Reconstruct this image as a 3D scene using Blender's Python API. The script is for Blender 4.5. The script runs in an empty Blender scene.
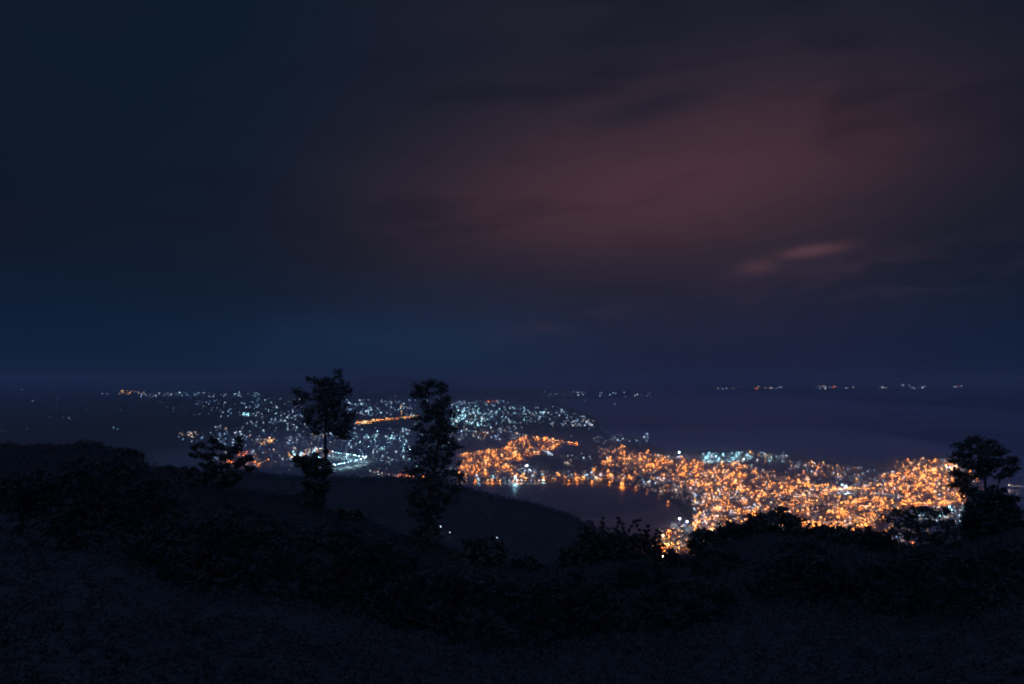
import bpy, math, random
import numpy as np
from mathutils import Vector, noise as mnoise

random.seed(11)
rng = np.random.default_rng(11)
S = bpy.context.scene
COL = S.collection

# ------------------------------------------------------------------ survey
H = 500.0          # height of the look-out above the lake
F = 853.0          # focal length in pixels of a 1024 px wide frame
YH = 380.0         # height of the true horizon in the frame
LAND_Z = 4.0

def ground(px, py, z=LAND_Z):
    """where a line of sight from the look-out meets the level z"""
    y = (H - z) * F / (py - YH)
    return ((px - 512.0) * y / F, y)

def at(px, py, dist):
    return ((px - 512.0) * dist / F, dist, H - (py - YH) * dist / F)

def lin(r, g, b):
    f = lambda c: (c / 12.92 if c <= .04045 else ((c + .055) / 1.055) ** 2.4)
    return (f(r / 255), f(g / 255), f(b / 255))

# ------------------------------------------------------------------ helpers
def link(o, parent=None):
    COL.objects.link(o)
    if parent: o.parent = parent
    return o

def tag(o, label=None, cat=None, group=None, kind=None):
    if label: o['label'] = label
    if cat: o['category'] = cat
    if group: o['group'] = group
    if kind: o['kind'] = kind
    return o

def empty(name, loc):
    o = bpy.data.objects.new(name, None); o.location = loc
    o.empty_display_size = .5
    return link(o)

class MB:
    def __init__(s): s.v = []; s.f = []; s.m = []
    def add(s, vs, fs, mi=0):
        b = len(s.v); s.v += [tuple(p) for p in vs]
        s.f += [tuple(i + b for i in f) for f in fs]; s.m += [mi] * len(fs)
    def box(s, x0, x1, y0, y1, z0, z1, mi=0):
        s.add([(x0,y0,z0),(x1,y0,z0),(x1,y1,z0),(x0,y1,z0),(x0,y0,z1),(x1,y0,z1),(x1,y1,z1),(x0,y1,z1)],
              [(0,3,2,1),(4,5,6,7),(0,1,5,4),(1,2,6,5),(2,3,7,6),(3,0,4,7)], mi)
    def ball(s, c, r, mi=0, seg=8, rings=5, sz=1.0):
        vs = [(c[0], c[1], c[2] + r * sz)]
        for i in range(1, rings):
            a = math.pi * i / rings
            for j in range(seg):
                b = 2 * math.pi * j / seg
                vs.append((c[0] + r*math.sin(a)*math.cos(b), c[1] + r*math.sin(a)*math.sin(b), c[2] + r*sz*math.cos(a)))
        vs.append((c[0], c[1], c[2] - r * sz)); n = len(vs) - 1
        fs = [(0, 1 + j, 1 + (j + 1) % seg) for j in range(seg)]
        for i in range(rings - 2):
            for j in range(seg):
                a = 1 + i*seg; fs.append((a + j, a + seg + j, a + seg + (j+1) % seg, a + (j+1) % seg))
        a = 1 + (rings-2)*seg
        fs += [(a + j, n, a + (j+1) % seg) for j in range(seg)]
        s.add(vs, fs, mi)
    def tube(s, pts, rad, seg=7, mi=0):
        pts = [Vector(p) for p in pts]; vs = []; fs = []
        for i, p in enumerate(pts):
            t = (pts[min(i+1, len(pts)-1)] - pts[max(i-1, 0)]).normalized()
            a = t.orthogonal().normalized() if abs(t.z) < .95 else Vector((1,0,0)).cross(t).normalized()
            b = t.cross(a)
            for j in range(seg):
                q = 2*math.pi*j/seg
                vs.append(p + (a*math.cos(q) + b*math.sin(q)) * rad[i])
        for i in range(len(pts)-1):
            for j in range(seg):
                fs.append((i*seg+j, i*seg+(j+1)%seg, (i+1)*seg+(j+1)%seg, (i+1)*seg+j))
        fs.append(tuple(range((len(pts)-1)*seg, len(pts)*seg)))
        fs.append(tuple(reversed(range(seg))))
        s.add(vs, fs, mi)
    def mesh(s, name, mats, smooth=False):
        me = bpy.data.meshes.new(name); me.from_pydata(s.v, [], s.f)
        for m in mats: me.materials.append(m)
        if len(mats) > 1: me.polygons.foreach_set('material_index', s.m)
        if smooth: me.polygons.foreach_set('use_smooth', [True]*len(s.f))
        me.update(); return me
    def obj(s, name, mats, parent=None, smooth=False):
        return link(bpy.data.objects.new(name, s.mesh(name, mats, smooth)), parent)

def grid_obj(name, P, mat, smooth=True):
    """P: (rows, cols, 3) array of points"""
    r, c, _ = P.shape
    idx = np.arange(r*c).reshape(r, c)
    f = np.stack([idx[:-1,:-1], idx[:-1,1:], idx[1:,1:], idx[1:,:-1]], -1).reshape(-1, 4)
    me = bpy.data.meshes.new(name); me.from_pydata(P.reshape(-1,3).tolist(), [], f.tolist())
    me.materials.append(mat)
    if smooth: me.polygons.foreach_set('use_smooth', [True]*len(f))
    me.update()
    return link(bpy.data.objects.new(name, me))

# ------------------------------------------------------------------ materials
def newmat(name):
    m = bpy.data.materials.new(name); m.use_nodes = True
    return m, m.node_tree, m.node_tree.nodes['Principled BSDF']

def noisy(name, c0, c1, scale, rough=.9, coord='Object', detail=4, bump=0.0, spec=.2, scale3=None):
    m, nt, p = newmat(name); N = nt.nodes; L = nt.links
    tc = N.new('ShaderNodeTexCoord'); n = N.new('ShaderNodeTexNoise'); r = N.new('ShaderNodeValToRGB')
    n.inputs['Scale'].default_value = scale; n.inputs['Detail'].default_value = detail
    if scale3:
        mp = N.new('ShaderNodeMapping'); mp.inputs['Scale'].default_value = scale3
        L.new(tc.outputs[coord], mp.inputs['Vector']); L.new(mp.outputs[0], n.inputs['Vector'])
    else: L.new(tc.outputs[coord], n.inputs['Vector'])
    L.new(n.outputs['Fac'], r.inputs[0])
    r.color_ramp.elements[0].position = .32; r.color_ramp.elements[1].position = .68
    r.color_ramp.elements[0].color = (*c0, 1); r.color_ramp.elements[1].color = (*c1, 1)
    L.new(r.outputs[0], p.inputs['Base Color'])
    p.inputs['Roughness'].default_value = rough; p.inputs['Specular IOR Level'].default_value = spec
    if bump:
        b = N.new('ShaderNodeBump'); b.inputs['Strength'].default_value = bump
        L.new(n.outputs['Fac'], b.inputs['Height']); L.new(b.outputs[0], p.inputs['Normal'])
    return m

def glow(name, col, strength):
    m, nt, p = newmat(name)
    p.inputs['Base Color'].default_value = (.6, .6, .6, 1)
    p.inputs['Emission Color'].default_value = (*col, 1)
    p.inputs['Emission Strength'].default_value = strength
    return m

LEAF = noisy('leaf', (.045, .055, .035), (.08, .09, .055), .9, .55, spec=.4)
LEAF_DARK = noisy('leaf_dark', (.040, .044, .037), (.054, .058, .046), .6, .8, spec=.3)
BARK = noisy('bark', (.045, .036, .028), (.11, .09, .07), 3.0, .9, bump=.4)
SOIL = noisy('hill_soil', (.024, .028, .022), (.034, .038, .03), .25, .9, spec=.25)
CANOPY = noisy('forest_canopy', (.055, .066, .062), (.09, .105, .09), .05, .7, spec=.4)
LANDM = noisy('plain_ground', (.03, .04, .022), (.10, .085, .06), .006, .95, detail=8)
TOWN_GROUND = noisy('town_ground', (.07, .065, .05), (.2, .17, .14), .02, .95, detail=6)
ASPHALT = noisy('asphalt', (.04, .04, .042), (.065, .063, .06), .2, .85)
MOUNT = noisy('mountain_rock', (.035, .045, .035), (.08, .08, .07), .0008, .95, detail=6)
METAL = noisy('lamp_post_metal', (.12, .12, .12), (.2, .2, .2), 2.0, .5)
WALLS = [noisy('plaster_' + n, tuple(.8*c for c in k), k, .35, .9) for n, k in
         (('cream', (.42,.38,.3)), ('white', (.5,.5,.48)), ('ochre', (.4,.3,.18)), ('pale_blue', (.3,.36,.42)))]
ROOFS = [noisy('roof_' + n, tuple(.7*c for c in k), k, .6, .85) for n, k in
         (('rust', (.22,.1,.07)), ('zinc', (.3,.3,.31)), ('concrete', (.32,.3,.28)))]

LAMP = {  # colour, strength of the glass
 'O': ((1, .33, .045), 2.4), 'Y': ((1, .56, .18), 2.6), 'W': ((.60, .78, 1.0), 2.1),
 'T': ((.36, .80, 1.0), 2.0), 'R': ((1, .17, .02), 1.7), 'P': ((1, .74, .58), 1.7),
 'B': ((.34, .6, 1.0), 1.25)}
LM = {k: glow('lamp_glass_' + n, *LAMP[k]) for k, n in
      dict(O='sodium', Y='warm', W='cool_white', T='teal', R='red_orange', P='pale', B='dim_blue').items()}
PANEL = {k: glow('lamp_underside_' + n, {'O': (1, .26, .035), 'Y': (1, .34, .07)}.get(k, LAMP[k][0]), {'O': 140, 'Y': 100, 'R': 140, 'P': 25, 'W': 16, 'T': 130, 'B': 6}[k]) for k, n in dict(O='sodium', Y='warm', W='cool_white', T='teal', R='red_orange', P='pale', B='dim_blue').items()}
FLOOD = {k: glow('flood_glass_' + n, LAMP[k][0], st) for k, n, st in
         (('W', 'white', 42), ('T', 'teal', 14), ('O', 'sodium', 12), ('Y', 'warm', 14), ('R', 'red', 10))}
FPANEL = {k: glow('flood_panel_' + n, LAMP[k][0], 2000) for k, n in dict(W='white', T='teal', O='sodium', Y='warm', R='red').items()}
LKEYS = list(LM)
WINDOWS = [glow('lit_window_warm', (1, .5, .15), 1.6), glow('lit_window_white', (.9, .92, 1), 1.3)]

def water(name, rough0, rough1, scale, bump, tint):
    m, nt, p = newmat(name); N = nt.nodes; L = nt.links
    p.inputs['Base Color'].default_value = (*tint, 1); p.inputs['IOR'].default_value = 1.33
    tc = N.new('ShaderNodeTexCoord')
    n = N.new('ShaderNodeTexNoise'); n.inputs['Scale'].default_value = scale; n.inputs['Detail'].default_value = 2
    n.inputs['Distortion'].default_value = .4
    L.new(tc.outputs['Object'], n.inputs['Vector'])
    mr = N.new('ShaderNodeMapRange'); mr.interpolation_type = 'SMOOTHSTEP'
    mr.inputs['From Min'].default_value = .44; mr.inputs['From Max'].default_value = .56
    mr.inputs['To Min'].default_value = rough0; mr.inputs['To Max'].default_value = rough1
    L.new(n.outputs['Fac'], mr.inputs['Value']); L.new(mr.outputs[0], p.inputs['Roughness'])
    w = N.new('ShaderNodeTexNoise'); w.inputs['Scale'].default_value = .02; w.inputs['Detail'].default_value = 3
    L.new(tc.outputs['Object'], w.inputs['Vector'])
    b = N.new('ShaderNodeBump'); b.inputs['Strength'].default_value = bump; b.inputs['Distance'].default_value = 1.0
    L.new(w.outputs['Fac'], b.inputs['Height']); L.new(b.outputs[0], p.inputs['Normal'])
    return m
SEA = water('sea_water', .15, .24, .0006, .15, (.016, .034, .085))
LAKE = water('lake_water', .42, .13, .0011, .10, (.10, .055, .05))
def calm_patch(m, c, rx, ry):
    """a lee of smooth water in the middle of the lake, ruffled water round it"""
    nt = m.node_tree; N = nt.nodes; L = nt.links
    mr = [n for n in N if n.type == 'MAP_RANGE'][0]; tc = [n for n in N if n.type == 'TEX_COORD'][0]; nz_ = [n for n in N if n.type == 'TEX_NOISE'][0]
    mp = N.new('ShaderNodeMapping'); mp.vector_type = 'POINT'
    mp.inputs['Scale'].default_value = (1/rx, 1/ry, 0); mp.inputs['Location'].default_value = (-c[0]/rx, -c[1]/ry, 0)
    L.new(tc.outputs['Object'], mp.inputs['Vector'])
    ln = N.new('ShaderNodeVectorMath'); ln.operation = 'LENGTH'; L.new(mp.outputs[0], ln.inputs[0])
    a = N.new('ShaderNodeMath'); a.operation = 'MULTIPLY_ADD'; a.inputs[1].default_value = .5; L.new(nz_.outputs['Fac'], a.inputs[0]); L.new(ln.outputs['Value'], a.inputs[2])
    L.new(a.outputs[0], mr.inputs['Value']); mr.inputs['From Min'].default_value = 1.1; mr.inputs['From Max'].default_value = 1.4
    mr.inputs['To Min'].default_value = .42; mr.inputs['To Max'].default_value = .09
calm_patch(LAKE, ground(555, 494), 520, 620)

# ------------------------------------------------------------------ camera
cam = bpy.data.cameras.new('camera'); co = link(bpy.data.objects.new('camera', cam))
co.location = (0, 0, H); co.rotation_euler = (math.radians(90), 0, 0)
cam.sensor_width = 36; cam.lens = F * 36 / 1024
cam.shift_y = (YH - 342.0) / 1024
cam.clip_start = .5; cam.clip_end = 400000
S.camera = co

# ------------------------------------------------------------------ sky
W = bpy.data.worlds.new('World'); S.world = W; W.use_nodes = True
nt = W.node_tree; N = nt.nodes; Lk = nt.links
for n in list(N): N.remove(n)
def val(x, sock):
    if isinstance(x, (int, float)): sock.default_value = x
    else: Lk.new(x, sock)
def M(op, a, b=None, c=None, clamp=False):
    n = N.new('ShaderNodeMath'); n.operation = op; n.use_clamp = clamp
    val(a, n.inputs[0])
    if b is not None: val(b, n.inputs[1])
    if c is not None: val(c, n.inputs[2])
    return n.outputs[0]
def comb(x, y, z):
    n = N.new('ShaderNodeCombineXYZ'); val(x, n.inputs[0]); val(y, n.inputs[1]); val(z, n.inputs[2]); return n.outputs[0]
def nz(v, scale, detail=4, dist=0.0, rough=.5):
    n = N.new('ShaderNodeTexNoise'); Lk.new(v, n.inputs['Vector'])
    n.inputs['Scale'].default_value = scale; n.inputs['Detail'].default_value = detail
    n.inputs['Distortion'].default_value = dist; n.inputs['Roughness'].default_value = rough
    return n.outputs['Fac']
def mixc(fac, a, b):
    n = N.new('ShaderNodeMix'); n.data_type = 'RGBA'; val(fac, n.inputs[0])
    for x, k in ((a, 6), (b, 7)):
        if isinstance(x, tuple): n.inputs[k].default_value = (*x, 1)
        else: Lk.new(x, n.inputs[k])
    return n.outputs[2]
def smooth(x, a, b, t0=0.0, t1=1.0):
    n = N.new('ShaderNodeMapRange'); n.interpolation_type = 'SMOOTHSTEP'; val(x, n.inputs[0])
    for i, q in enumerate((a, b, t0, t1)): n.inputs[i+1].default_value = q
    return n.outputs[0]
tc = N.new('ShaderNodeTexCoord'); sp = N.new('ShaderNodeSeparateXYZ'); Lk.new(tc.outputs['Generated'], sp.inputs[0])
az = M('ARCTAN2', sp.outputs[0], sp.outputs[1]); el = M('ARCSINE', sp.outputs[2])
U = M('MULTIPLY', az, F); V = M('MULTIPLY', el, F)       # bearing and altitude, 853 units to the radian
def gauss(u0, v0, su, sv, tilt=0.0):
    c, s = math.cos(tilt), math.sin(tilt)
    du = M('SUBTRACT', U, u0); dv = M('SUBTRACT', V, v0)
    a = M('DIVIDE', M('ADD', M('MULTIPLY', du, c), M('MULTIPLY', dv, s)), su)
    b = M('DIVIDE', M('SUBTRACT', M('MULTIPLY', dv, c), M('MULTIPLY', du, s)), sv)
    return M('EXPONENT', M('MULTIPLY', M('ADD', M('MULTIPLY', a, a), M('MULTIPLY', b, b)), -1.0))
# drifting cloud streaks, long in bearing and thin in altitude
ct, st = math.cos(.07), math.sin(.07)
Ur = M('ADD', M('MULTIPLY', U, ct), M('MULTIPLY', V, st)); Vr = M('SUBTRACT', M('MULTIPLY', V, ct), M('MULTIPLY', U, st))
n1 = nz(comb(M('DIVIDE', Ur, 420.0), M('DIVIDE', Vr, 115.0), 3.1), 1.0, 5, .7)
n2 = nz(comb(M('DIVIDE', Ur, 190.0), M('DIVIDE', Vr, 46.0), 8.4), 1.0, 6, .5)
n3 = nz(comb(M('DIVIDE', Ur, 70.0), M('DIVIDE', Vr, 22.0), 1.7), 1.0, 4, .8)
side = smooth(U, -280, 20); edge = smooth(U, 250, 500)
lowc = mixc(smooth(U, -330, -90), lin(13, 29, 51), lin(16, 36, 63))
lowc = mixc(smooth(U, -60, 160), lowc, lin(23, 30, 56))
lowc = mixc(edge, lowc, lin(13, 29, 52))
highc = mixc(side, lin(12, 26, 41), lin(27, 29, 43))
highc = mixc(edge, highc, lin(20, 26, 40))
highc = mixc(M('MULTIPLY', gauss(-500, 130, 120, 130), .5), highc, lin(17, 18, 33))
lowc = mixc(M('MULTIPLY', gauss(-130, 38, 170, 26, .03), smooth(n3, .25, .7, .35, .9)), lowc, lin(21, 44, 72))
base = mixc(smooth(M('ADD', V, M('MULTIPLY', M('SUBTRACT', n2, .5), 55.0)), 35, 135), lowc, highc)
veil = M('MULTIPLY', gauss(150, 195, 275, 132, .06), smooth(n1, .25, .7, .5, 1.0))
col = mixc(M('MULTIPLY', M('MULTIPLY', veil, M('SUBTRACT', 1.0, M('MULTIPLY', edge, .75))), .8), base, lin(50, 41, 53))
pink = M('MULTIPLY', gauss(165, 192, 215, 66, .11), smooth(V, 70, 150))
col = mixc(M('MULTIPLY', pink, smooth(n2, .2, .75, .55, 1.0)), col, lin(81, 52, 60))
wisp = M('MULTIPLY', gauss(288, 121, 30, 5.5, .10), smooth(n3, .28, .5))
puff = M('MULTIPLY', gauss(240, 108, 20, 8, .1), .55)
col = mixc(M('MAXIMUM', wisp, puff), col, lin(86, 59, 68))
low = M('MULTIPLY', gauss(330, 98, 150, 24, .08), smooth(n3, .42, .68, 0, .45))
col = mixc(low, col, lin(60, 46, 60))
low2 = M('MULTIPLY', gauss(60, 58, 60, 9, .2), smooth(n3, .42, .62, 0, .6))
col = mixc(low2, col, lin(46, 42, 60))
dark = M('MULTIPLY', smooth(n2, .45, .72, 0, .75), smooth(V, 60, 150))
col = mixc(dark, col, mixc(.62, col, lin(17, 22, 35)))
hol = M('MULTIPLY', M('ADD', gauss(-130, 300, 130, 16, .15), gauss(140, 262, 60, 12, .2)), .5)
col = mixc(hol, col, lin(20, 26, 40))
bg = N.new('ShaderNodeBackground'); Lk.new(col, bg.inputs[0]); bg.inputs[1].default_value = 1.0
out = N.new('ShaderNodeOutputWorld'); Lk.new(bg.outputs[0], out.inputs[0])

# added blue fill light, no known moon, behind the look-out to lift the foreground
sl = bpy.data.lights.new('soft_fill', 'SUN'); sl.energy = .80; sl.angle = math.radians(160); sl.color = (.25, .36, 1.0)
so = link(bpy.data.objects.new('soft_fill', sl)); so.location = (0, -50, H + 80)
so.rotation_euler = (math.radians(42), 0, math.radians(-12))

# ------------------------------------------------------------------ water and plain
def inpoly(x, y, poly):
    c = False; n = len(poly)
    for i in range(n):
        x1, y1 = poly[i]; x2, y2 = poly[i-1]
        if (y1 > y) != (y2 > y) and x < (x2-x1)*(y-y1)/(y2-y1) + x1: c = not c
    return c

def sheet(name, ring, z, mat, thick=0.0):
    """a flat sheet with the given outline (top at z + thick) and, if thick, a bank all round it"""
    from mathutils.geometry import delaunay_2d_cdt
    n = len(ring)
    out = delaunay_2d_cdt([Vector((x / 1000, y / 1000)) for x, y in ring], [(i, (i + 1) % n) for i in range(n)], [], 0, 1e-6)
    vs = [(p.x * 1000, p.y * 1000, z + thick) for p in out[0]]; fs = []
    for f in out[2]:
        a, b, c = (out[0][q] for q in f[:3]); m_ = (a + b + c) / 3
        if not inpoly(m_.x * 1000, m_.y * 1000, ring): continue
        fs.append(tuple(f) if (b - a).cross(c - a) > 0 else tuple(reversed(f)))
    if thick:
        for i in range(n):
            (x0, y0), (x1, y1) = ring[i], ring[(i + 1) % n]; b = len(vs)
            vs += [(x0, y0, z), (x1, y1, z), (x1, y1, z + thick), (x0, y0, z + thick)]; fs.append((b, b+1, b+2, b+3))
    mb = MB(); mb.add(vs, fs); return mb.obj(name, [mat])

def wiggle(ring, amp, step, closed=True):
    """breaks the straight runs of a shoreline into small points and coves (amp and step in frame px)"""
    res = []
    for (a, b), (c, d) in zip(ring if closed else ring[:-1], ring[1:] + ring[:1]):
        n = max(1, int(math.hypot(c-a, (d-b)*3) / step))
        for i in range(n):
            t = i / n; x, y = a + (c-a)*t, b + (d-b)*t
            k = min(1.0, (y - YH) / 60) * (0 if i == 0 else 1)
            res.append((x + random.uniform(-1, 1)*amp*2*k, y + random.uniform(-1, 1)*amp*.35*k))
    return res

o = sheet('sea', [(-150000, -20000), (150000, -20000), (150000, 190000), (-150000, 190000)], 0.0, SEA)
tag(o, kind='structure')
COAST = [(1060, 560), (1012, 512), (990, 492), (968, 466), (957, 456), (930, 456), (896, 458), (870, 466), (838, 463),
         (800, 456), (760, 452), (715, 450), (690, 450), (668, 452), (652, 444), (648, 439), (632, 437), (604, 434), (600, 428),
         (598, 422), (590, 414), (566, 406), (556, 399.5), (620, 398), (652, 396.5), (656, 393), (600, 391.6), (545, 391.2), (520, 389),
         (480, 386)]
ring = [ground(*p) for p in wiggle(COAST[:-2], .9, 8, False)] + [ground(*p) for p in COAST[-2:]]
ring += [(ground(420, 383)[0], 139000), (-140000, 139000), (-140000, 2000), (-3000, 600), (3000, 600), (3000, 1500)]
o = sheet('plain', [(x, y) for x, y in ring], -6, LANDM, LAND_Z + 6); tag(o, kind='structure')
o = sheet('far_shore', [ground(*p) for p in ((690, 389.4), (760, 391), (880, 391), (1000, 390.4), (1200, 390), (1300, 384), (1000, 383.5), (760, 383.6))], -6, LANDM, LAND_Z + 6)
tag(o, kind='structure')
LAKE_PX = [(352, 474), (380, 477.5), (420, 481), (452, 482.4), (500, 482.6), (545, 483), (590, 483), (615, 486), (640, 490.5), (662, 497.5),
           (674, 505), (683, 513), (687, 521), (684, 530), (672, 545), (650, 580), (560, 620), (430, 610), (360, 540), (330, 490)]
o = sheet('lake', [ground(*p) for p in wiggle(LAKE_PX, .5, 7)], LAND_Z + .25, LAKE); tag(o, kind='structure')

# ------------------------------------------------------------------ far mountains
def mountain(name, px0, px1, dist, prof, seed):
    cols = 240; rows = 14
    P = np.zeros((rows, cols, 3))
    for j in range(cols):
        px = px0 + (px1 - px0) * j / (cols - 1)
        h = np.interp(px, [p[0] for p in prof], [p[1] for p in prof])
        for i in range(rows):
            t = i / (rows - 1); y = dist + (t - .5) * 9000
            k = math.sin(math.pi * min(1, max(0, t))) ** 1.2
            nn = mnoise.fractal(Vector((px * .045, t * 3, seed)), 1.0, 2.1, 5)
            top = H + h * dist / F + nn * 1.3 * dist / F * .6
            P[i, j] = ((px - 512) * y / F, y, -5 + (top + 5) * k)
    return tag(grid_obj(name, P, MOUNT), kind='structure')
mountain('mountains', -150, 470, 62000, [(-150, -2), (0, -1), (90, -2), (150, -4), (190, 0), (230, 2), (300, 0), (345, 0), (365, 3), (395, 3.2), (440, 1), (470, -5)], 2.0)
mountain('hills', 560, 1250, 90000, [(560, -5.2), (660, -4), (780, -2), (900, -1), (960, 0), (1030, 1), (1250, 0)], 7.0)

# ------------------------------------------------------------------ forested ridge above the lake
RX = [-400, 0, 120, 200, 250, 300, 400, 440, 470, 500, 520, 545, 570, 590, 612, 640, 680, 760]
RD = [95, 94, 93, 92, 92.5, 96, 99, 103, 108.5, 116, 119, 126, 136, 146, 158, 186, 225, 260]
def ridge_z(px, y):
    yc = 1850.0
    zc = H - np.interp(px, RX, RD) * yc / F - 5
    if y <= yc:
        t = (y - 650) / (yc - 650); k = t * t * (3 - 2*t)
        z = 120 + (zc - 120) * k
    else:
        t = min(1.0, (y - yc) / (800.0 if px < 540 else 550.0)); k = 1 - t*t*(3 - 2*t)
        z = -8 + (zc + 8) * k
    x = (px - 512) * y / F
    g = math.exp(-((y - yc) / 180.0) ** 2)
    return z + mnoise.fractal(Vector((x*.004, y*.004, 1.3)), 1, 2, 4) * 22 * (1 - .8*g)
P = np.zeros((90, 200, 3))
for i in range(90):
    y = 650 + (3150 - 650) * i / 89
    for j in range(200):
        px = -420 + 1180 * j / 199
        P[i, j] = ((px - 512) * y / F, y, ridge_z(px, y))
tag(grid_obj('ridge', P, SOIL), kind='structure')

def leaf_cloud(centres, n_each, spread, size, flat=.75):
    """small leaf-shaped faces scattered round the centres -> vertex and face arrays"""
    C = np.repeat(np.asarray(centres, float), n_each, 0)
    sp_ = np.repeat(np.asarray(spread, float).reshape(-1, 1) * np.ones((len(centres), 1)), n_each, 0)
    d = rng.normal(size=C.shape); d /= np.linalg.norm(d, axis=1, keepdims=True)
    C = C + d * (rng.random((len(C), 1)) ** .5) * sp_ * np.array([1, 1, flat])
    a = rng.normal(size=C.shape); a[:, 2] *= .6; a /= np.linalg.norm(a, axis=1, keepdims=True)
    b = np.cross(a, rng.normal(size=C.shape)); b /= np.linalg.norm(b, axis=1, keepdims=True)
    s = size * rng.uniform(.6, 1.35, (len(C), 1))
    V_ = np.stack([C - a*s, C - b*s*.45 + a*s*.1, C + a*s, C + b*s*.45 + a*s*.1], 1).reshape(-1, 3)
    Fc = np.arange(len(V_)).reshape(-1, 4)
    return V_, Fc

def cloud_obj(name, V_, Fc, mat, parent=None):
    me = bpy.data.meshes.new(name); n = len(Fc)
    me.vertices.add(len(V_)); me.vertices.foreach_set('co', np.ascontiguousarray(V_, np.float32).ravel())
    me.loops.add(4 * n); me.loops.foreach_set('vertex_index', np.ascontiguousarray(Fc, np.int32).ravel())
    me.polygons.add(n); me.polygons.foreach_set('loop_start', np.arange(0, 4 * n, 4, dtype=np.int32))
    me.materials.append(mat); me.update(calc_edges=True)
    return link(bpy.data.objects.new(name, me), parent)

cs, sr = [], []
for k in range(7000):
    px = random.uniform(-60, 700)
    y = random.uniform(1150, 1900) if k % 3 else random.gauss(1850, 25)
    h = random.uniform(4, 11) if random.random() < .3 else random.uniform(3.5, 7)
    x = (px - 512) * y / F
    cs.append((x, y, ridge_z(px, y) + h * .55)); sr.append(h * .75)
tag(cloud_obj('forest', *leaf_cloud(cs, 12, sr, 1.7, 1.0), CANOPY), 'dark forest covering the ridge above the lake', 'forest', kind='stuff')

# ------------------------------------------------------------------ look-out hillside
CX = [-300, 0, 100, 150, 200, 250, 300, 350, 420, 480, 540, 580, 620, 680, 720, 760, 800, 850, 900, 960, 1000, 1024, 1300]
CD = [71, 71, 71, 88, 106, 115, 124, 142, 166, 182, 192, 184, 178, 184, 170, 157, 159, 168, 174, 166, 152, 147, 142]
CYx = [-300, 0, 150, 250, 350, 500, 700, 1024, 1300]
CY_ = [255, 255, 225, 170, 132, 112, 110, 120, 125]
def hill_z(px, y):
    yc = np.interp(px, CYx, CY_); d = np.interp(px, CX, CD)
    zc = H - d * yc / F
    x = (px - 512) * y / F
    if y <= yc:
        t = max(0, y) / yc
        z = (H - 1.75) + (zc - (H - 1.75)) * t
        z -= math.sin(math.pi * t) * yc * .012
    else:
        q = y - yc
        z = zc - .30 * q - .0011 * q * q if q < 150 else zc - 69.75 - .62 * (q - 150)
    return max(z, -20) + mnoise.fractal(Vector((x*.06, y*.06, 4)), 1, 2, 3) * .35 * min(1, y/15)
ys = np.concatenate([[-40, -20, -8], np.linspace(-2, 60, 45), np.linspace(63, 300, 70), np.linspace(310, 1100, 40)])
P = np.zeros((len(ys), 170, 3))
for i, y in enumerate(ys):
    for j in range(170):
        px = -330 + 1660 * j / 169
        yy = max(y, 0.0)
        z = hill_z(px, yy) if y > 0 else H - 1.75
        X = (px - 512) * (yy + 12) / F * (1 if y > 0 else 1.0)
        P[i, j] = (X, y, hill_z(512 + X * F / max(yy, 1.0) if abs(X) < 2*max(yy, 1) else px, yy) if y > 1 else H - 1.75)
tag(grid_obj('hillside', P, SOIL), kind='structure')

cs, sr, sz = [], [], []
for k in range(24000):
    px = random.uniform(-80, 1110)
    yc = float(np.interp(px, CYx, CY_))
    y = math.exp(random.uniform(math.log(5.0), math.log(yc * 1.02))) if k % 3 == 0 else random.uniform(.2, 1.03) * yc
    x = (px - 512) * y / F
    r = random.uniform(.6, 1.3) * (.05 + .0085 * y)
    cs.append((x, y, hill_z(px, y) + r * .45)); sr.append(r); sz += [.02 + .00078 * y] * 40
tag(cloud_obj('undergrowth', *leaf_cloud(cs, 40, sr, np.array(sz).reshape(-1, 1), .8), LEAF_DARK), 'dark low undergrowth covering the hillside below the look-out', 'undergrowth', kind='stuff')

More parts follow.
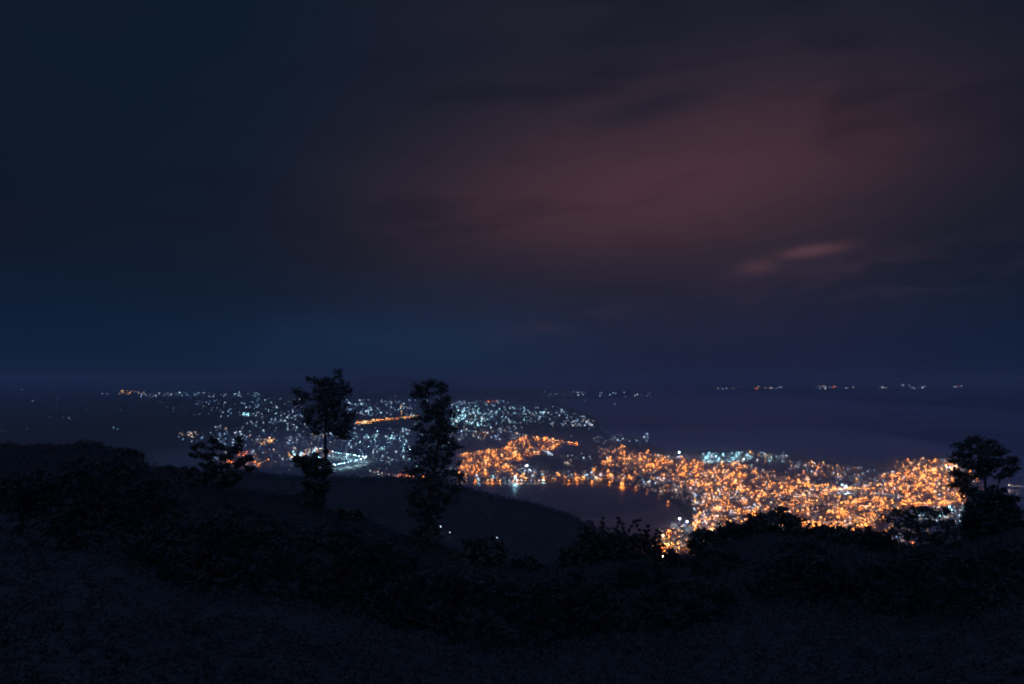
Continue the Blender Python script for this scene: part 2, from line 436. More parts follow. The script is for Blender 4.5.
# ------------------------------------------------------------------ trees and bushes of the hillside
def grow(name, label, cat, dist, lobes, stems, leaf=.3, per=26, clump=.34, group=None, mat=LEAF, dens=1.0, limb=True, twigs=()):
    """lobes: masses of foliage (px, py, rx, ry in frame px at that distance); stems: runs of (px, py, radius px)"""
    k = dist / F
    bx, by, bz = at(stems[0][0][0], stems[0][0][1], dist)
    root = tag(empty(name, (bx, by, bz)), label, cat, group)
    wood = MB(); paths = []
    for sidx, st_ in enumerate(stems):
        yo = 0 if sidx == 0 else random.uniform(-.6, .6)
        pts, rad = [], []
        for i in range(len(st_) - 1):
            for q in range(4):
                t = q / 4; a, b = st_[i], st_[i+1]
                p = at(a[0] + (b[0]-a[0])*t, a[1] + (b[1]-a[1])*t, dist)
                pts.append((p[0] + random.uniform(-.05, .05), p[1] + random.uniform(-.1, .1) + yo*min(1, i), p[2])); rad.append((a[2] + (b[2]-a[2])*t) * k)
        p = at(st_[-1][0], st_[-1][1], dist); pts.append((p[0], p[1] + yo, p[2])); rad.append(st_[-1][2] * k)
        paths.append(pts)
        wood.tube([Vector(p) - root.location for p in pts], rad, 8)
    allp = [(Vector(p), r) for pts in paths for p, r in zip(pts, [0]*len(pts))]
    cen, spr = [], []
    for (cx, cy, rx, ry) in lobes:
        c = Vector(at(cx, cy, dist)); rX, rZ = rx * k, ry * k; rY = (rX + rZ) * .5
        c.y += random.uniform(-1, 1) * rY * .8
        if limb:
            below = [p for p, _ in allp if p.z < c.z - .1 * rZ] or [allp[0][0]]
            s0 = min(below, key=lambda p: (p - c).length + .6 * max(0, (p.z - c.z) + .8 * rX))
            mid = (s0 + c) * .5 + Vector((random.uniform(-.1, .1), random.uniform(-.1, .1), .08)) * rX
            rr = max(.035, .05 * (c - s0).length * .45)
            wood.tube([s0 - root.location, mid - root.location, c - root.location], [rr, rr * .7, rr * .3], 5)
        n = max(4, int(dens * 13 * (rX * rZ) ** .75 / (clump * 1.2)))
        for q in range(n):
            d = Vector(rng.normal(size=3)).normalized() * (random.random() ** .42 if random.random() < .8 else random.uniform(.9, 1.4))
            cc = c + Vector((d.x * rX, d.y * rY, d.z * rZ))
            cen.append(cc - root.location); spr.append(clump * random.uniform(.6, 1.5))
            if limb and q % 3 == 0:
                wood.tube([c - root.location, (c + cc) * .5 + Vector((0, 0, .06)) - root.location, cc - root.location], [.03, .022, .012], 4)
    for tw in twigs:
        pts = [Vector(at(px, py, dist)) - root.location for px, py in tw]
        wood.tube(pts, [.05 - .035 * i / (len(pts)-1) for i in range(len(pts))], 5)
        for i in range(1, len(pts)):
            cen += [pts[i], (pts[i] + pts[i-1]) * .5]; spr += [clump * .3, clump * .28]
    wood.obj('trunk', [BARK], root, True)
    cloud_obj('crown', *leaf_cloud(cen, per, spr, leaf, .7), mat, root)
    return root

grow('tree', 'tall slender tree with bare trunk and flat-topped crown, standing before the teal lights', 'tree', 122,
     [(312, 380, 7, 4), (319, 385, 7, 4), (328, 381, 9, 4), (339, 377, 4, 6), (343, 385, 5, 4), (299, 393, 7, 3.5), (307, 397, 8, 4), (297, 403, 5, 3),
      (350, 391, 5, 3), (325, 391, 12, 6), (337, 394, 9, 6), (322, 402, 12, 7), (335, 405, 13, 8), (311, 412, 8, 5), (325, 414, 15, 8), (343, 417, 10, 7),
      (311, 424, 7, 5), (328, 425, 12, 6), (346, 426, 8, 6), (341, 436, 7, 6), (316, 433, 4, 3), (352, 414, 4, 3), (334, 430, 6, 4), (325, 452, 2.5, 3)],
     [[(323, 504, 1.9), (324, 480, 1.7), (325.5, 455, 1.5), (325, 432, 1.3), (327, 410, 1.0), (328, 386, .4)]], leaf=.23, per=17, clump=.62, dens=.95)
grow('tree', 'small bushy tree with rounded head, right beneath the slender tall one', 'tree', 118,
     [(303, 462, 7, 4), (313, 459, 8, 4), (322, 463, 7, 4), (308, 470, 9, 5), (318, 474, 9, 6), (312, 483, 9, 6), (298, 460, 4, 3), (328, 470, 5, 4), (322, 488, 8, 6), (307, 494, 5, 4), (319, 498, 6, 4), (313, 505, 9, 4)],
     [[(316, 508, 1.6), (315, 490, 1.2), (312, 468, .6)]], leaf=.32, per=22, clump=.45, dens=1.0)
grow('tree', 'dense columnar tree, leafy almost to the ground, between the teal and orange lights', 'tree', 104,
     [(423, 386, 10, 4), (433, 383, 11, 4), (443, 389, 8, 6), (415, 395, 5, 3), (447, 399, 7, 6), (427, 395, 8, 3), (420, 391, 7, 4), (424, 406, 6, 4), (440, 408, 10, 6), (433, 413, 9, 5), (452, 414, 7, 4),
      (424, 419, 9, 4), (441, 420, 13, 6), (418, 430, 7, 3.5), (434, 430, 14, 6), (450, 428, 8, 5), (425, 440, 13, 6), (443, 440, 14, 6), (454, 447, 8, 4), (418, 450, 12, 5),
      (437, 452, 16, 6), (424, 461, 15, 6), (446, 462, 14, 7), (413, 470, 9, 5), (432, 472, 17, 7), (452, 474, 10, 6), (418, 482, 14, 7), (441, 484, 17, 7), (455, 491, 8, 5),
      (413, 494, 10, 6), (432, 497, 17, 8), (447, 500, 10, 5), (416, 508, 11, 8), (432, 512, 13, 8), (424, 524, 11, 8), (420, 535, 11, 8), (435, 533, 10, 8), (428, 546, 15, 8)],
     [[(426, 552, 2.4), (427, 525, 2.1), (431, 490, 1.8), (437, 450, 1.4), (443, 415, 1.0), (440, 388, .4)]], leaf=.2, per=17, clump=.5, dens=.92)
grow('tree', 'spreading twin-stemmed tree with a broad domed crown above the open water', 'tree', 112,
     [(975, 442, 9, 5), (966, 446, 8, 4), (988, 444, 9, 5), (960, 456, 7, 4), (973, 454, 9, 5), (984, 455, 10, 6), (998, 452, 7, 5), (953, 462, 3.5, 2), (964, 464, 9, 4), (979, 465, 10, 5),
      (995, 464, 10, 5), (1010, 462, 7, 5), (1013, 469, 5, 3), (958, 473, 6, 4), (968, 477, 9, 4), (986, 474, 8, 4), (1003, 475, 9, 4), (960, 486, 8, 5), (970, 492, 8, 5)],
     [[(990, 552, 2.6), (989, 520, 2.3), (987, 498, 1.8), (984, 475, 1.2), (979, 450, .5)], [(989, 525, 2.0), (993, 503, 1.5), (999, 482, 1.1), (1004, 462, .5)]], leaf=.23, per=26, clump=.55, dens=.95)
grow('tree', 'low thick tree crowding the foot of the twin-stemmed domed tree', 'tree', 106,
     [(980, 498, 8, 5), (993, 494, 10, 5), (1003, 497, 9, 5), (1012, 503, 9, 6), (985, 508, 13, 8), (1003, 512, 14, 8), (972, 516, 11, 9), (990, 524, 16, 10), (1012, 524, 12, 10), (1018, 533, 9, 9), (975, 534, 14, 9), (1000, 538, 18, 9)],
     [[(995, 560, 2.2), (995, 530, 1.6), (996, 505, .8)]], leaf=.3, per=24, clump=.55, dens=1.1, mat=LEAF_DARK)
grow('tree', 'sparse leafy tree with lights showing through, before the white town lights', 'tree', 98,
     [(896, 512, 8, 3), (908, 516, 9, 3.5), (920, 510, 9, 2.5), (936, 514, 9, 3), (947, 512, 6, 3), (902, 524, 9, 3.5), (918, 524, 9, 4), (934, 525, 10, 4), (949, 524, 8, 4),
      (892, 532, 6, 4), (906, 535, 9, 4), (922, 536, 10, 4), (938, 538, 10, 5), (955, 534, 9, 5), (900, 547, 10, 5), (920, 549, 12, 5), (942, 551, 12, 6), (888, 520, 4, 2.5), (960, 546, 9, 6)],
     [[(925, 574, 1.8), (922, 550, 1.4), (918, 530, .9), (915, 512, .4)], [(924, 556, 1.2), (935, 535, .8), (941, 514, .3)]], leaf=.2, per=20, clump=.5, dens=1.0)
grow('tree', 'feathery open tree with drooping sprays before the small orange fires', 'tree', 150,
     [(200, 446, 8, 2.5), (211, 441, 6, 2.5), (216, 448, 8, 3), (240, 442, 3, 6), (236, 451, 7, 4), (226, 456, 7, 3), (208, 456, 9, 2.5), (193, 455, 6, 2), (246, 459, 6, 3), (238, 463, 6, 4),
      (220, 466, 9, 4), (202, 467, 10, 3), (189, 472, 8, 4), (212, 475, 12, 5), (234, 474, 10, 5), (250, 469, 4, 4), (196, 482, 12, 5), (222, 483, 14, 5)],
     [[(222, 498, 1.6), (224, 478, 1.2), (231, 460, .8), (240, 440, .3)], [(220, 490, 1.2), (212, 468, .8), (204, 448, .3)]], leaf=.4, per=16, clump=.55, dens=.75)

def hump(cx, cy, rx, ry):
    """a thicket as overlapping masses of uneven height"""
    r = []
    for q in range(9):
        a = math.pi * (q + random.uniform(-.3, .3)) / 8; k = random.uniform(.55, .95)
        r.append((cx + math.cos(a) * rx * .72, cy - math.sin(a) * ry * k, rx * random.uniform(.2, .34), ry * random.uniform(.22, .36)))
    r += [(cx, cy, rx * .6, ry * .55), (cx - rx*.4, cy + ry*.4, rx*.5, ry*.5), (cx + rx*.4, cy + ry*.4, rx*.5, ry*.5)]
    return r
BUSHES = [  # px, py, rx, ry, dist, label, density, leaf
 (600, 549, 30, 22, 96, 'ragged bush with upright sprigs, nearest to the lower end of the lake', .8, .24),
 (640, 557, 26, 23, 92, 'loose bush between the ragged sprigs and the orange houses', .8, .24),
 (574, 562, 16, 13, 100, 'small bush at the outer end of the ragged thicket below the ridge', .8, .24),
 (676, 573, 26, 17, 94, 'low bush directly below the orange pocket of houses', .9, .24),
 (704, 545, 14, 14, 104, 'small round bush overlapping the orange pocket of houses', 1.0, .26),
 (735, 546, 24, 23, 108, 'rounded bush on the rise between the small round one and the highest', 1.1, .28),
 (778, 543, 36, 29, 112, 'highest broad bush, domed against the orange town lights', 1.1, .3),
 (822, 550, 22, 23, 108, 'bush with a notched top on the slope beside the highest one', 1.0, .28),
 (846, 550, 22, 22, 104, 'tufted bush standing between the notched one and the sparse tree', 1.0, .28),
 (876, 558, 22, 24, 100, 'low bush at the foot of the sparse leafy tree', 1.0, .26),
 (485, 553, 22, 15, 98, 'dim bush alone on the slope in front of the dark ridge', .7, .26),
 (528, 571, 22, 12, 98, 'dim low bush in the dip beneath the middle of the ridge', .8, .26),
 (455, 566, 20, 13, 96, 'bush beside the foot of the columnar tree', .9, .26),
 (390, 548, 24, 14, 112, 'wide bush on the slope behind the columnar tree', .9, .28),
 (345, 522, 22, 12, 124, 'bush on the slope at the foot of the slender tall tree', .9, .3),
 (285, 506, 22, 10, 148, 'bush on the descending slope, next below the feathery tree', .9, .34),
 (168, 477, 18, 10, 205, 'distant bush where the wooded shoulder of the hill drops steepest', 1.0, .45),
 (126, 458, 18, 8, 235, 'bush on the brow of the wooded shoulder, just before it drops', 1.0, .5),
 (86, 451, 20, 8, 248, 'rounded bush on the top of the wooded shoulder', 1.0, .5),
 (42, 453, 22, 7, 252, 'flat bush on the wooded shoulder below the faint village lights', 1.0, .5),
 (4, 452, 18, 7, 252, 'bush at the outermost edge of the wooded shoulder', 1.0, .5)]
for i, (cx, cy, rx, ry, dist, lab, dn, lf) in enumerate(BUSHES):
    tw = []
    for q in range(random.randint(5, 9) if i < 11 else 3):
        tx = cx + random.uniform(-.8, .8) * rx; h = ry * random.uniform(.35, .75) * (1.3 if i < 2 else .8); lean = random.uniform(-5, 5)
        ty = cy - ry * .55 * math.sqrt(max(.1, 1 - ((tx - cx) / rx) ** 2))
        tw.append(((tx, ty + 4), (tx + lean * .3, ty - h * .5), (tx + lean, ty - h)))
    if i == 0: tw += [((622, 545), (624, 532), (622, 524), (618, 518)), ((626, 546), (629, 530), (634, 522), (640, 520))]
    grow('bush', lab, 'bush', dist, hump(cx, cy, rx, ry), [[(cx, cy + ry + 14, 1.6), (cx, cy + ry * .4, 1.1), (cx + 1, cy - ry * .3, .5)]],
         leaf=lf, per=18, clump=.5 * dist / 105, group='bushes along the brow of the hillside', mat=LEAF_DARK if i % 2 else LEAF, dens=dn, limb=True, twigs=tw)

# scrub standing about the slope below the look-out
SLOPE = [(60,505,58),(150,520,66),(235,545,60),(330,560,56),(30,560,40),(130,590,36),(250,610,34),(390,600,44),(480,610,42),(560,600,50),(640,600,54),(720,590,60),(800,585,64),(880,590,60),
         (960,585,62),(1010,600,48),(90,650,22),(210,668,20),(340,660,23),(450,665,22),(570,655,25),(690,650,27),(800,650,28),(910,645,28),(1000,660,24)]
for i, (cx, cy, dist) in enumerate(SLOPE):
    k = 62 / dist * random.uniform(.8, 1.2); rx, ry = 30 * k, 15 * k
    zg = hill_z(cx, dist); py = YH + (H - zg) * F / dist
    cell = lambda b: (('left end' if b[0] < 200 else 'left half' if b[0] < 420 else 'middle' if b[0] < 620 else 'right half' if b[0] < 850 else 'right end'),
                      'upper' if b[2] > 52 else 'middle' if b[2] > 30 else 'lower')
    side, row = cell(SLOPE[i]); mates = sorted(b[0] for b in SLOPE if cell(b) == (side, row))
    which = {1: [''], 2: [', the one further left', ', the one further right'], 3: [', leftmost there', ', between two others', ', rightmost there']}[len(mates)][mates.index(cx)]
    lab = f'dark scrub on the {row} slope, {side} of the photo{which}'
    grow('bush', lab, 'bush', dist, hump(cx, py - ry * .8, rx, ry), [[(cx, py + 3, 1.6), (cx, py - ry * .4, 1.1), (cx + 1, py - ry, .5)]],
         leaf=.02 + .0016 * dist, per=22, clump=.4 * dist / 80, group='bushes on the open slope', mat=LEAF_DARK, dens=.9 * min(1.2, (60 / dist) ** .5 + .1))

# ------------------------------------------------------------------ city lights
def area_pts(poly, n, clump=.82, scale=(8., 2.6)):
    xs = [p[0] for p in poly]; ys = [p[1] for p in poly]; res = []; tries = 0
    while len(res) < n and tries < n * 60:
        tries += 1
        x = random.uniform(min(xs), max(xs)); y = random.uniform(min(ys), max(ys))
        if not inpoly(x, y, poly): continue
        v = mnoise.noise(Vector((x/scale[0], y/scale[1], 5.5))) * .5 + .5
        if random.random() > (1 - clump) + clump * max(0, (v - .35) * 2.6): continue
        res.append((x, y))
    return res
def rect(a, b, c, d): return [(a, c), (b, c), (b, d), (a, d)]
def line_pts(a, b, n, j=.25):
    return [(a[0] + (b[0]-a[0])*(i+.5)/n + random.uniform(-j, j), a[1] + (b[1]-a[1])*(i+.5)/n + random.uniform(-j, j)*.5) for i in range(n)]

lamps = []   # (px, py, colour key, radius px, district)
def put(pts, mix, r, district):
    if district == 'town': r *= .92
    if district == 'far': r *= 1.0
    ks = ''.join(k * w for k, w in mix)
    for x, y in pts:
        s = r * .53 * random.lognormvariate(0, .75)
        lamps.append((x, y, random.choice(ks), min(s, r * 1.8), district))
far = 'far'
put([(33,386),(36,387),(39,386.6),(43,386.4),(45,386.8)], [('B',1)], .28, far)
put([(29,401),(31,401.3),(33,401.4),(57,399.6),(42,400.6)], [('B',2),('W',1)], .3, far)
put([(1,430.6),(6,430.5),(15,430.4),(18,430.2),(27,429),(28,427.6),(31,428.6),(50,417),(63,417.6),(66,417.4),(69,417.8),(78,417.6)], [('B',2),('W',1)], .3, far)
put(line_pts((101,394),(112,394.6),6), [('B',1)], .3, far)
put(area_pts(rect(118,128,391,394),12,0), [('Y',2),('P',1)], .45, far)
put(area_pts(rect(128,146,391.5,394),24,0), [('Y',3),('W',1)], .42, far)
put(area_pts(rect(140,262,392.5,397),150), [('W',2),('B',3)], .38, far)
put(area_pts(rect(190,262,400,416),85), [('W',1),('B',3)], .4, far)
put(area_pts(rect(250,305,398,420),130), [('W',2),('B',3),('T',1)], .42, far)
put(area_pts(rect(243,292,420,424),34), [('W',2),('B',1)], .45, far)
put([(244,414.6),(246,414.8),(248,415)], [('T',1)], .7, far)
put(area_pts(rect(178,196,432,437),16,0), [('P',2),('Y',1)], .42, far)
put(area_pts(rect(178,245,431,444),85), [('W',2),('B',3)], .42, far)
put(area_pts(rect(215,300,426,466),230), [('W',2),('B',3),('P',1)], .45, far)
put(area_pts(rect(256,276,438,444),26,0), [('Y',3),('P',1)], .62, far)
put(area_pts(rect(225,234,456,464),9,0), [('O',2),('R',1)], .85, far)
put(area_pts(rect(238,270,450,466),30), [('R',2),('O',2)], .55, far)
put(area_pts(rect(285,345,424,450),140), [('W',3),('B',2),('P',1)], .45, far)
put(area_pts([(288,452),(320,446),(334,452),(332,464),(292,462)],75), [('Y',3),('W',2),('T',2),('O',1)], .6, far)
put(line_pts((290,458),(322,448),22), [('Y',2),('T',1)], .6, far)
put(area_pts(rect(345,410,428,463),230), [('T',3),('W',2),('B',2)], .45, far)
put(area_pts(rect(345,412,400,416),230), [('W',2),('B',3),('T',1)], .42, far)
put(line_pts((356,422.6),(418,416),52), [('O',3),('Y',2)], .55, far)
put(line_pts((360,423),(372,422),12), [('Y',1)], .7, far)
put(line_pts((401,405),(401.5,416),9), [('Y',1),('P',1)], .5, far)
put(area_pts(rect(355,368,421,426),10), [('T',1)], .5, far)
put(area_pts(rect(412,456,396,470),130), [('T',1),('W',2),('B',2)], .42, far)
put(area_pts([(450,402),(500,400),(545,412),(545,424),(452,426)],430), [('T',3),('W',2),('B',3)], .42, far)
put(area_pts(rect(455,492,412,425),120), [('T',3),('W',2),('Y',1)], .45, far)
put(area_pts(rect(484,498,400.6,402.6),9,0), [('O',1),('R',1)], .5, far)
put(area_pts([(535,408),(560,406),(592,420),(594,427),(540,427)],110), [('W',2),('B',3)], .4, far)
put(area_pts(rect(552,594,420,426),66), [('W',2),('P',1)], .42, far)
put(area_pts(rect(450,524,426,441),130), [('W',3),('P',2),('B',2)], .45, far)
put(line_pts((498,429),(528,436.5),24), [('P',1),('W',1)], .5, far)
put(area_pts(rect(478,502,432,439),14), [('O',1),('P',1)], .5, far)
put(area_pts(rect(538,652,392.2,397),95), [('W',1),('B',3)], .36, far)
put(area_pts(rect(592,650,434,443),42), [('P',1),('B',2),('W',1)], .42, far)
put([(x,y) for x,y in area_pts(rect(596,646,437,441),20)], [('W',1)], .45, far)
put(area_pts(rect(95,200,396,430),26,.2), [('B',1)], .26, far)
put(area_pts(rect(0,110,388,432),16,.2), [('B',1)], .24, far)
put(area_pts(rect(190,420,394,470),150,.2), [('B',3),('W',1)], .3, far)
put(area_pts(rect(450,640,400,445),70,.2), [('B',3),('P',1)], .28, far)
# far shore across the sea
put(area_pts(rect(712,785,387.4,389.6),24,0), [('W',2),('P',3)], .5, far)
put([(755,389),(757,389.2)], [('R',1)], .75, far)
put(area_pts(rect(815,862,386.8,389.4),24,0), [('W',2),('P',2)], .56, far)
put([(832,387.4),(834,388),(835.5,387.6)], [('R',1)], .75, far)
put(area_pts(rect(866,930,384.8,389.4),34,0), [('W',3),('P',1)], .62, far)
put([(955,386.4),(958,387),(961,387.6),(962,386.8)], [('R',1),('O',1)], .65, far)
put(area_pts(rect(930,1024,384.6,388.6),20,0), [('W',1)], .5, far)
# lake-shore hillside quarter
ql = 'quarter'
put(area_pts([(457,456),(480,451),(512,447),(528,456),(522,470),(460,474)],165), [('O',7),('Y',2)], .62, ql)
put(line_pts((460,455),(510,447.5),34,.6), [('O',3),('Y',1)], .62, ql)
put(area_pts([(505,444),(522,437),(548,436),(558,446),(548,453),(520,453)],110), [('O',6),('Y',2),('P',1)], .6, ql)
put(line_pts((530,436),(577,444),24,.5), [('O',3),('Y',1)], .6, ql)
put(line_pts((508,444),(528,436),14,.5), [('O',1)], .6, ql)
put(line_pts((548,449),(560,443),8,.5), [('O',1)], .65, ql)
put(area_pts(rect(555,592,454,461),12), [('W',1),('P',1)], .5, ql)
put(line_pts((543,450.5),(553,455.5),14,.15), [('W',1)], .6, ql)
put(line_pts((562,461),(574,466.5),12,.15), [('P',1)], .5, ql)
sh = 'shore'
put(area_pts(rect(457,602,473,481),85), [('O',3),('Y',2),('W',2),('T',1)], .62, sh)
put(line_pts((456,480.5),(600,481),34,.6), [('O',4),('Y',2),('W',2),('T',1)], .8, sh)
put(line_pts((366,471),(402,476.5),14,.8), [('W',1),('P',1),('T',1)], .55, sh)
put(line_pts((396,474.5),(424,478),9,.8), [('R',2),('O',1)], .7, sh)
put(area_pts(rect(586,645,467,481),46), [('O',4),('Y',1),('W',1)], .65, sh)
put([(592,481.6),(601,482),(609.5,482.6),(622,485),(636,487.5),(647.5,490),(659,495),(668,502)], [('O',1)], 1.15, sh)
# the town
tn = 'town'
put(area_pts([(596,447),(620,444),(660,454),(700,459),(742,463),(744,482),(690,492),(660,474),(640,470),(602,464)],270), [('O',7),('Y',2),('P',1)], .64, tn)
put(area_pts([(630,478),(690,474),(692,492),(668,496)],62), [('W',3),('P',2),('O',3)], .58, tn)
put(area_pts([(688,476),(735,462),(790,472),(850,490),(895,470),(955,464),(962,503),(890,505),(860,530),(815,532),(790,522),(735,522),(712,532),(694,530),(690,500)],1000), [('O',8),('Y',2),('P',2)], .66, tn)
put(area_pts([(688,476),(735,462),(790,472),(850,490),(895,474),(955,470),(962,503),(890,505),(860,535),(815,532),(790,522),(735,522),(712,532),(694,530),(690,500)],330), [('W',3),('P',2)], .52, tn)
put(area_pts([(898,466),(958,466),(962,504),(900,506)],180), [('O',7),('Y',1)], .64, tn)
put(area_pts([(860,500),(900,500),(890,540),(850,536)],70), [('O',6),('Y',2)], .7, tn)
put(area_pts(rect(692,722,486,524),90), [('W',4),('B',2),('P',1)], .6, tn)
put(area_pts(rect(703,736,453,462),70), [('T',4),('W',2)], .62, tn)
put(area_pts(rect(736,785,452,462),85), [('W',3),('T',2),('Y',1)], .55, tn)
put(area_pts([(780,455),(838,464),(872,468),(860,480),(790,472)],150), [('W',4),('Y',2),('O',2),('B',2)], .52, tn)
put(area_pts(rect(836,895,470,492),95), [('B',4),('W',3)], .55, tn)
put(area_pts([(893,461),(930,458),(962,462),(962,474),(895,474)],110), [('O',4),('Y',3),('P',2)], .58, tn)
put(area_pts(rect(936,966,459,468),26), [('W',2),('T',1),('Y',1)], .65, tn)
put(area_pts(rect(915,968,504,522),85), [('W',4),('P',2),('T',1)], .7, tn)
put(area_pts(rect(958,985,470,500),26), [('O',2),('W',1)], .65, tn)
put(line_pts((1008,485.6),(1028,487),8,.5), [('P',1),('W',1)], .6, tn)
put(line_pts((756,500),(763,490),10,.3), [('O',2),('Y',1)], .75, tn)
put(area_pts(rect(880,965,536,560),14), [('B',3),('R',1),('P',1)], .5, tn)
pk = 'pocket'
put(area_pts([(652,534),(672,524),(692,528),(716,526),(724,545),(705,562),(690,566),(668,556)],130), [('O',7),('Y',2)], .72, pk)

put(area_pts([(600,448),(700,460),(742,465),(850,490),(895,474),(955,468),(960,503),(890,505),(860,532),(815,532),(735,522),(694,528),(690,492),(640,474)],700), [('O',6),('P',2),('Y',1)], .42, 'carpet')
put(area_pts([(457,458),(510,448),(548,437),(560,446),(528,458),(522,472),(460,476)],110), [('O',6),('Y',1)], .42, 'carpet')
# streets: close-set rows of lamps running through the town and the quarter
TOWN = [(600,448),(700,460),(742,464),(850,486),(895,474),(955,468),(960,503),(890,505),(860,530),(815,530),(735,522),(694,526),(690,492),(640,474)]
for i in range(44):
    (x0, y0), = area_pts(TOWN, 1, 0)
    dx = random.uniform(14, 46) * random.choice((-1, 1)); dy = random.uniform(-5, 7)
    pts = [p for p in line_pts((x0, y0), (x0 + dx, y0 + dy), int(abs(dx) / 2.1), .3) if inpoly(p[0], p[1], TOWN)]
    if pts: put(pts, random.choice(([('O',5),('Y',2)], [('O',1)], [('W',2),('P',1)], [('Y',2),('O',2)])), .62, 'street')
# masts with floodlights: the brightest lights
floods = []
for i, p in enumerate(line_pts((331,451.5),(367,457.5),12,.6)): floods.append((*p, 'T' if i % 5 else 'W', .27, 'air'))
for i, p in enumerate(line_pts((333,465),(366,458.8),10,.9)): floods.append((*p, 'T' if i % 4 else 'W', .27, 'air'))
floods += [(679,452.6,'W',.6,'star'), (680,519,'W',.65,'quay'), (687,522,'W',.5,'quay2'), (846,487,'W',.6,'mid'), (842,485,'T',.5,'mid2'),
           (954,464,'W',.6,'cape'), (946,466,'Y',.6,'cape2'), (515,477,'T',.6,'jetty'), (527,466,'W',.6,'roof'), (663,536,'Y',.9,'gate'), (716,456.6,'T',.6,'port')]

def lamp_mesh(name, r, pole, c, seg=6, rings=4):
    """post, arm, round glass, and under it a capped panel that throws the light down"""
    mb = MB(); pr = max(.12, r * .09)
    mb.tube([(0,0,0), (0,0,pole)], [pr*1.3, pr], 5, 0)
    mb.ball((0, 0, pole + .35 + r*.8), r, 1, seg, rings, .8)
    q = r * .85
    mb.add([(-q,-q,pole),(q,-q,pole),(q,q,pole),(-q,q,pole)], [(3,2,1,0)], 2)
    mb.add([(-q,-q,pole+.06),(q,-q,pole+.06),(q,q,pole+.06),(-q,q,pole+.06)], [(0,1,2,3)], 0)
    return mb.mesh(name, [METAL, LM[c], PANEL[c]])

def wpos(px, py): return ground(px, py, LAND_Z + 9)
DL = {'pocket': ('orange street lamp in the nearest pocket of houses, half hidden by the bushes', 'street lamps of the near pocket of houses'),
      'shore': ('street lamp on the far shore of the lake, mirrored in the water', 'street lamps along the lake shore'),
      'quarter': ('orange street lamp on the hillside quarter beyond the lake', 'street lamps of the hillside quarter')}
CL = {'O': 'orange', 'Y': 'warm yellow', 'W': 'cool white', 'T': 'teal', 'R': 'red-orange', 'P': 'pale pinkish', 'B': 'dim blue'}
def town_label(px, c):
    part = ('on the slope between lake and open water' if px < 700 else 'in the densest middle of the town' if px < 860 else 'in the farther end of the town, by the domed tree')
    return CL[c] + ' street lamp ' + part, CL[c] + ' street lamps ' + part

near = [l for l in lamps if l[4] in ('pocket', 'shore', 'town', 'quarter')]
# the ones that show largest: near and big
near.sort(key=lambda l: -(l[3] * (1.0 + .004 * (l[1] - 440)) * (1.25 if l[4] == 'pocket' else 1)))
single = near[:285]; ids = set(id(l) for l in single)
cache = {}
for (px, py, c, r, dname) in single:
    x, y = wpos(px, py); rm = round(r * y / F * 2) / 2
    key = (c, rm)
    if key not in cache: cache[key] = lamp_mesh('street_lamp', rm, 9.0, c)
    o = link(bpy.data.objects.new('street_lamp', cache[key])); o.location = (x, y, LAND_Z); o.rotation_euler.z = random.uniform(0, 6.28)
    if dname == 'town': lab, grp = town_label(px, c)
    elif dname == 'shore': lab, grp = CL[c] + ' ' + DL['shore'][0], CL[c] + ' ' + DL['shore'][1]
    elif dname == 'quarter': lab, grp = CL[c] + DL['quarter'][0][6:], CL[c] + ' ' + DL['quarter'][1]
    else: lab, grp = CL[c] + DL['pocket'][0][6:], CL[c] + ' ' + DL['pocket'][1]
    tag(o, lab, 'street lamp', grp)

# all other lights: one object
OCT = np.array([(1,0,0),(-1,0,0),(0,1,0),(0,-1,0),(0,0,1),(0,0,-1)], float)
OF = np.array([(0,2,4),(2,1,4),(1,3,4),(3,0,4),(2,0,5),(1,2,5),(3,1,5),(0,3,5)])
vs, fs, ms = [], [], []; nv = 0
for l in lamps:
    if id(l) in ids: continue
    px, py, c, r, dname = l
    py = max(py, 383.8)
    x, y = wpos(px, py); rm = r * y / F * 1.12
    vs.append(OCT * rm * np.array([1, 1, .8]) + np.array([x, y, LAND_Z + 9.35 + .8 * rm])); fs += (OF + nv).tolist(); ms += [LKEYS.index(c)] * 8; nv += 6
    q = rm * .85
    for dz, order, mi in ((9.0, (3, 2, 1, 0), 8 + LKEYS.index(c)), (9.06, (0, 1, 2, 3), len(LKEYS))):
        vs.append(np.array([(x-q, y-q, LAND_Z + dz), (x+q, y-q, LAND_Z + dz), (x+q, y+q, LAND_Z + dz), (x-q, y+q, LAND_Z + dz)])); fs.append(tuple(nv + i for i in order)); ms.append(mi); nv += 4
    w = max(.15, rm * .06); p = np.array([(x-w, y, LAND_Z), (x+w, y, LAND_Z), (x, y+w, LAND_Z), (x-w, y, LAND_Z + 9), (x+w, y, LAND_Z + 9), (x, y+w, LAND_Z + 9)])
    vs.append(p); fs += (np.array([(0,1,4),(0,4,3),(1,2,5),(1,5,4),(2,0,3),(2,3,5)]) + nv).tolist(); ms += [len(LKEYS)] * 6; nv += 6
me = bpy.data.meshes.new('city_lights'); me.from_pydata(np.concatenate(vs).tolist(), [], fs)
for k in LKEYS: me.materials.append(LM[k])
me.materials.append(METAL)
for k in LKEYS: me.materials.append(PANEL[k])
me.polygons.foreach_set('material_index', ms); me.update()
tag(link(bpy.data.objects.new('city_lights', me)), 'countless small lamps scattered over the plain and the town', 'city lights', kind='stuff')

